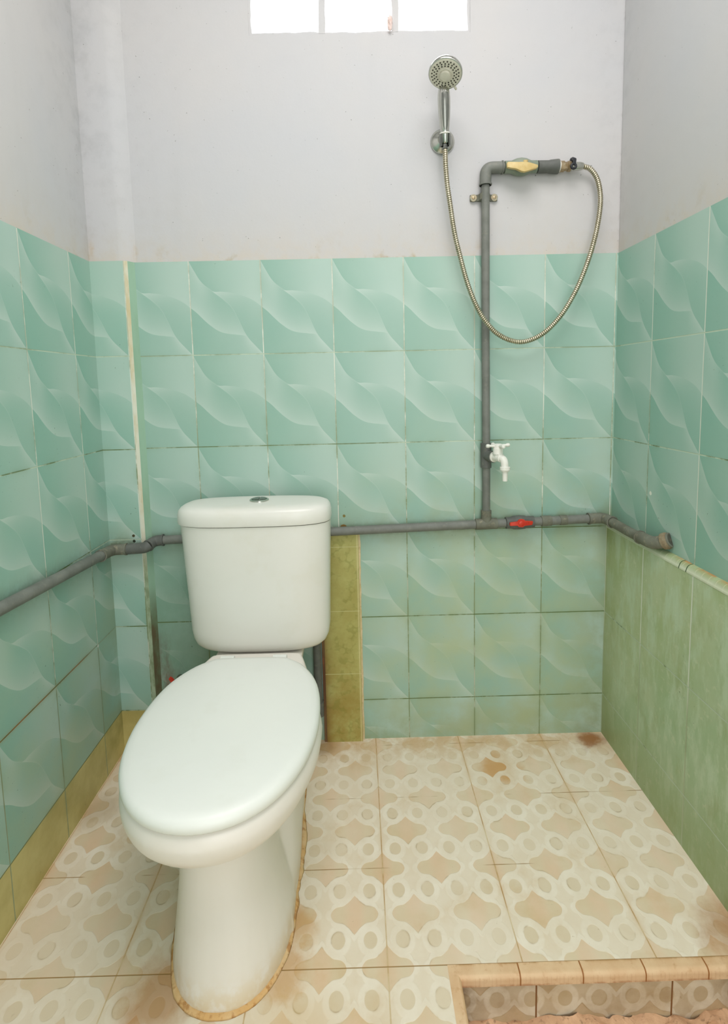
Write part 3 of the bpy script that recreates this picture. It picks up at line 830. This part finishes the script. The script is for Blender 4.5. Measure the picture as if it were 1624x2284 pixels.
# left side: jog around the pilaster and run along the left wall
ZLc = .6330
elbow((-.708, YP, hz(-.708)), (-.7350, YP-.001, .6448), (-.7440, -.046, .6380), .014, mat='pvc_dark')
MB().tube(bend((-.742, -.041, .6395), (-.7500, -.0475, .6335), (-.80, -.0475, .6310), .010), [.0155]*11).obj('elbow', M['pvc_dark'], pipe)
MB().tube([(-.79, -.0475, .6312), (-.815, -.0475, .6308)], .0135).obj('pipe_run', M['pvc_dirty'], pipe)
elbow((-.803, -.0475, .6308), (-.8435, -.0490, .6305), (-.8440, -.118, .6350), .020, mat='pvc_dirty')
MB().tube([(-.8440, -.105, .6345), (-.8435, -.516, .6614), (-.8435, -1.1, .70), (-.8435, -2.3, .77)], .0135).obj('pipe_run', M['pvc'], pipe)
# supply drop behind the toilet on the right
drop = MB().tube([(-.2730, -.0200, .655), (-.2735, -.022, .4), (-.2740, -.024, .10)], .0120)
drop.obj('riser', M['pvc_dark'], pipe)
coll((-.2740, -.0235, .118), (0, 0, 1), .045, .0155, 'collar', 'pvc_dark')
# small stop tap behind the lid, only its red handle shows
stp = thing('stop_tap', (-.699, -.03, .23), 'small stop tap with a red handle peeking out behind the toilet lid', 'tap')
MB().lathe((-.690, 0, .212), (0, -1, 0), [(0, .012), (.003, .012), (.004, .008), (.045, .008), (.046, .005)]).obj('tap_body', M['chrome_dark'], stp)
MB().prism([(-.020, -.004), (.016, -.005), (.020, 0), (.016, .005), (-.016, .005), (-.022, .002)], (-.692, -.046, .226), (.55, 0, -.8), (.8, 0, .55), (0, -1, 0), .008).obj('handle', M['red'], stp)

# pipe clamp
cl = thing('pipe_clamp', (RX0-.001, -.006, 1.588), 'weathered saddle clamp holding the grey riser below the shower elbow', 'clamp')
zcl = 1.588; R = []
for dz in (-.0085, -.0075, .0075, .0085):
    k = .0 if abs(dz) < .008 else -.0008
    ring = []
    prof = [(-.038, -.001), (-.036, -.0035), (-.020, -.004)]
    for i in range(13):
        a = PI*i/12; prof.append((-math.cos(a)*(.0150+k), -.0150-math.sin(a)*(.0185+k) + .006))
    prof += [(.020, -.004), (.036, -.0035), (.038, -.001), (.036, .0005), (0, .0005), (-.036, .0005)]
    R.append([(RX0-.001+a, b, zcl+dz) for a, b in prof])
MB().rings(R).obj('saddle', M['pvc_dirty'], cl)
for sgn in (-1, 1):
    MB().prism([(math.cos(a)*.0095, math.sin(a)*.0098) for a in [2*PI*i/20 for i in range(20)]], (RX0-.001+sgn*.0290, -.0035, zcl), (1, 0, 0), (0, 0, 1), (0, -1, 0), .003).obj('ear', M['clamp'], cl)
    MB().lathe((RX0-.001+sgn*.0290, -.006, zcl), (0, -1, 0), [(0, .0042), (.0015, .004), (.0022, .002), (.0023, 0)]).obj('screw', M['brass'], cl)

# ------------------------------------------------------------------ white tap
o0 = Vector((RX1-.001, YP, ZTAP))+TD*.030
tap = thing('tap', o0, 'white plastic garden tap on the grey riser, cross handle on top', 'tap')
sd = TD
mb = MB().lathe(o0, sd, [(0, .0105), (.004, .0105), (.0042, .0150), (.008, .0150), (.0085, .0120), (.020, .0112), (.036, .0120)])
e1 = o0+sd*.030
e2 = o0+sd*.044+Vector((.003, 0, -.001)); e3 = e2+Vector((.002, -.001, -.032))
mb.tube(bend(e1, e2, e3, .014), [.0110]*2+[.0105]*9)
mb.lathe(e3+Vector((0, 0, .010)), (0, 0, -1), [(0, .0105), (.001, .0140), (.009, .0140), (.010, .0115), (.013, .0110), (.014, .0078), (.040, .0070), (.0405, .0055)])
mb.obj('spout', M['white_pl'], tap)
st0 = o0+sd*.022
MB().lathe(st0, (0, 0, 1), [(0, .0110), (.009, .0110), (.010, .0138), (.026, .0138), (.0265, .0128), (.036, .0128), (.038, .010), (.0385, 0)]).obj('bonnet', M['white_pl'], tap)
hc = st0+Vector((0, 0, .0325))
mb = MB()
for ang in (12, 102, 192, 282):
    d = Vector((math.cos(math.radians(ang)), math.sin(math.radians(ang)), .03))
    mb.lathe(hc, d, [(0, .0050), (.010, .0045), (.024, .0036), (.027, .0052), (.031, .0056), (.0345, .0045), (.0355, .002)], 14)
mb.lathe(hc-Vector((0, 0, .004)), (0, 0, 1), [(0, .009), (.001, .0105), (.009, .0105), (.010, .008)])
mb.obj('handle', M['white_pl'], tap)

# ------------------------------------------------------------------ hose stop valve
hv = thing('hose_valve', (.4450, YP, ZE), 'small chrome and brass valve with black lever between pipe socket and shower hose', 'valve')
MB().lathe((.4245, YP, ZE), (1, 0, 0), [(0, .009), (.0005, .0135), (.0045, .0135), (.005, .009)]).obj('washer', M['white_pl'], hv)
MB().lathe((.4290, YP, ZE), (1, 0, 0), [(0, .010), (.0005, .0140), (.012, .0140), (.0125, .0115), (.020, .0115), (.021, .0135), (.030, .0135), (.031, .010)], 6).obj('nut', M['brass'], hv)
MB().lathe((.4580, YP, ZE), (1, 0, -.01), [(0, .0095), (.001, .0115), (.026, .0110), (.034, .0092), (.035, .007)]).obj('valve_body', M['chrome'], hv)
mb = MB().tube([(.4625, YP-.004, ZE+.018), (.4625, YP-.018, ZE+.010), (.459, YP-.024, ZE-.004)], [.0045, .0048, .0042], 12)
mb.lathe((.4625, YP, ZE+.006), (0, 0, 1), [(0, .006), (.012, .006), (.013, .0045), (.015, .0045)])
ring = [Vector((.4575+.0062*math.cos(a), YP-.024, ZE-.009+.0062*math.sin(a))) for a in [2*PI*i/20 for i in range(21)]]
mb.tube(ring, .0032, 10)
mb.obj('lever', M['black'], hv)

# ------------------------------------------------------------------ shower hose
def px_to(x, y, Y):
    """photo measurement turned into a point on the plane y = Y (used once, to lay the hose out in the room)"""
    return (x, Y, y)
HP = [(.1112, -.050, 1.703), (.1120, -.050, 1.66), (.1165, -.048, 1.61), (.1236, -.046, 1.5643), (.1360, -.044, 1.486), (.1520, -.044, 1.42), (.1665, -.046, 1.3644), (.1840, -.050, 1.312), (.2060, -.052, 1.266), (.2300, -.052, 1.2340), (.2527, -.050, 1.2130),
      (.2860, -.046, 1.1960), (.3210, -.044, 1.1900), (.3560, -.044, 1.1985), (.3888, -.045, 1.2181), (.4180, -.046, 1.2470), (.4434, -.046, 1.2811), (.4720, -.046, 1.3330), (.4965, -.046, 1.3935), (.5160, -.044, 1.4560), (.5301, -.040, 1.5221), (.5350, -.035, 1.5750),
      (.5290, -.028, 1.6220), (.5130, -.022, 1.6510), (.4960, -.0190, 1.6600), (.4870, -.0186, 1.6610)]
P = catmull(HP, 24)
L = [0]
for i in range(1, len(P)): L.append(L[-1]+(P[i]-P[i-1]).length)
pitch_h = .0054; pts = []; rad = []; i = 0
n_r = int(L[-1]/pitch_h)
def at_len(t):
    global i
    while i < len(L)-2 and L[i+1] < t: i += 1
    return P[i].lerp(P[i+1], (t-L[i])/max(1e-9, L[i+1]-L[i]))
for k in range(n_r):
    for fr, rr in ((0, .0044), (.16, .0064), (.5, .0070), (.84, .0064)):
        pts.append(at_len((k+fr)*pitch_h)); rad.append(rr)
hose = thing('shower_hose', (.32, -.045, 1.19), 'ribbed steel shower hose hanging in a loop from valve to shower head', 'hose')
MB().tube(pts, rad, 12).obj('hose_tube', M['hose'], hose)
hd_ = (Vector(HP[0])-Vector(HP[1])).normalized()
MB().lathe(Vector(HP[0])-hd_*.006, hd_, [(0, .0065), (.001, .0085), (.016, .0085), (.018, .0075)], 8).obj('hose_nut', M['chrome_dark'], hose)

# ------------------------------------------------------------------ shower bracket and hand shower
bk = thing('shower_bracket', (.1120, 0, 1.7385), 'round chrome wall bracket holding the hand shower', 'bracket')
mb = MB().lathe((.1120, 0, 1.7385), (0, -1, 0), [(0, .033), (.003, .033), (.006, .0315), (.011, .024), (.016, .015), (.030, .012), (.038, .012)])
mb.obj('wall_plate', M['chrome'], bk)
HA = Vector((.1112, -.050, 1.706)); HB = Vector((.1035, -.077, 1.846))      # handle axis, foot to head
hx = (HB-HA).normalized()
cA = HA+hx*.014
side = hx.cross(Vector((0, 1, 0))).normalized(); frt = side.cross(hx).normalized()
if frt.y > 0: frt = -frt
# open clip
poly = []
for i in range(19):
    a = math.radians(40+280*i/18); poly.append((math.sin(a)*.0150*-1, math.cos(a)*.0150))
for i in range(19):
    a = math.radians(320-280*i/18); poly.append((math.sin(a)*.0112*-1, math.cos(a)*.0112))
mb = MB(); Rr = []
for h, k in ((-.014, .97), (-.012, 1), (.012, 1), (.014, .97)):
    Rr.append([cA+hx*h+side*(a*k)+frt*(b*k) for a, b in poly])
nn = len(poly)
v = [p for r in Rr for p in r]; f = []
for a in range(3):
    for q in range(nn):
        j = (q+1) % nn; f.append((a*nn+q, a*nn+j, (a+1)*nn+j, (a+1)*nn+q))
hn = nn//2
for a in (0, 3):
    for q in range(hn-1): f.append((a*nn+q, a*nn+q+1, a*nn+nn-2-q, a*nn+nn-1-q))
mb.add(v, f)
mb.obj('clip', M['chrome_dark'], bk)

sh = thing('hand_shower', HA, 'chrome hand shower with round spray face, resting in the wall bracket', 'shower head')
hl = (HB-HA).length
MB().lathe(HA+hx*.006, hx, [(0, .0085), (.002, .0100), (.025, .0105), (.030, .0116), (.045, .0132), (.065, .0150), (.085, .0162), (.105, .0165), (.118, .0155), (.128, .0135), (.134, .0110)]).obj('handle', M['chrome'], sh)
MB().lathe(HA+hx*.028, hx, [(0, .0110), (.001, .0138), (.0035, .0138), (.0045, .0110)]).obj('collar', M['white_pl'], sh)
# darker inlay along the front of the handle
mb = MB(); Rr = []
for t, wd, rr in ((.036, .003, .0120), (.046, .0060, .0133), (.065, .0080, .0150), (.085, .0092, .0162), (.105, .0094, .0165), (.116, .0090, .0157), (.127, .0080, .0136)):
    ring = []
    for a in (-wd, -wd*.5, 0, wd*.5, wd):
        d = math.sqrt(max(0, rr*rr-a*a)); ring.append(HA+hx*t+side*a+frt*(d+.0012))
    for a in (wd, 0, -wd):
        d = math.sqrt(max(0, rr*rr-a*a)); ring.append(HA+hx*t+side*a+frt*(d-.004))
    Rr.append(ring)
mb.rings(Rr).obj('handle_inlay', M['chrome_dark'], sh)
HC = Vector((.1020, -.113, 1.8510)); fn = Vector((-.15, -.37, -.91)).normalized()
bkp = HC-fn*.016
MB().lathe(bkp-fn*.015, fn, [(0, .004), (.0015, .014), (.005, .024), (.011, .0335), (.019, .0395), (.027, .0425), (.031, .0425), (.0325, .0415)], 48).obj('shell', M['chrome'], sh)
fc = HC+fn*.0012
fo = MB().lathe(HC, fn, [(-.001, .0400), (.0008, .0405), (.0022, .0390), (.0030, .034), (.0030, .0185), (.0055, .0180), (.0062, .0168), (.0050, .0155), (.0050, .0135), (.0095, .0125), (.0104, .010), (.0104, .0)], 48).obj('spray_face', M['face'], sh)
e1_ = fn.orthogonal().normalized(); e1_ = Vector((1, 0, 0))-fn*fn.x; e1_.normalize(); e2_ = fn.cross(e1_)
nz = 0
for rr, cnt, ph in ((.0225, 18, 0), (.0280, 20, .5), (.0335, 24, 0)):
    for k in range(cnt):
        a = 2*PI*(k+ph)/cnt
        c = HC+fn*.0026+e1_*math.cos(a)*rr+e2_*math.sin(a)*rr
        MB().lathe(c, fn, [(0, .0020), (.0010, .0019), (.0014, .0012)], 8).obj('nozzle', M['rubber'], fo)
# mode lever on the rim
MB().tube([HC+e1_*.028-e2_*.030, HC+e1_*.034-e2_*.037+fn*.002], [.0035, .0028], 10).obj('mode_lever', M['face'], sh)

# ------------------------------------------------------------------ plaster lump on the window mullion
bm = bmesh.new(); bmesh.ops.create_icosphere(bm, subdivisions=4, radius=1)
for v_ in bm.verts:
    c = v_.co.copy(); k = 1+.35*noise.noise(c*1.7)+.15*noise.noise(c*4)
    v_.co = Vector((c.x*.0072*k, c.y*.007*k, c.z*.018*k*(1+.2*math.sin(c.z*6))))
me = bpy.data.meshes.new('plaster_lump'); bm.to_mesh(me); bm.free()
for p in me.polygons: p.use_smooth = True
me.materials.append(blot('pinkish_putty', (226, 206, 198), (210, 186, 176), (176, 150, 140), 90, .5, f3=.4, b=.5))
lo = bpy.data.objects.new('putty_lump', me); C.objects.link(lo); lo.location = (-.0265, -.004, 2.0435)
tag(lo, 'small pinkish lump of putty stuck at the foot of a window mullion', 'putty')
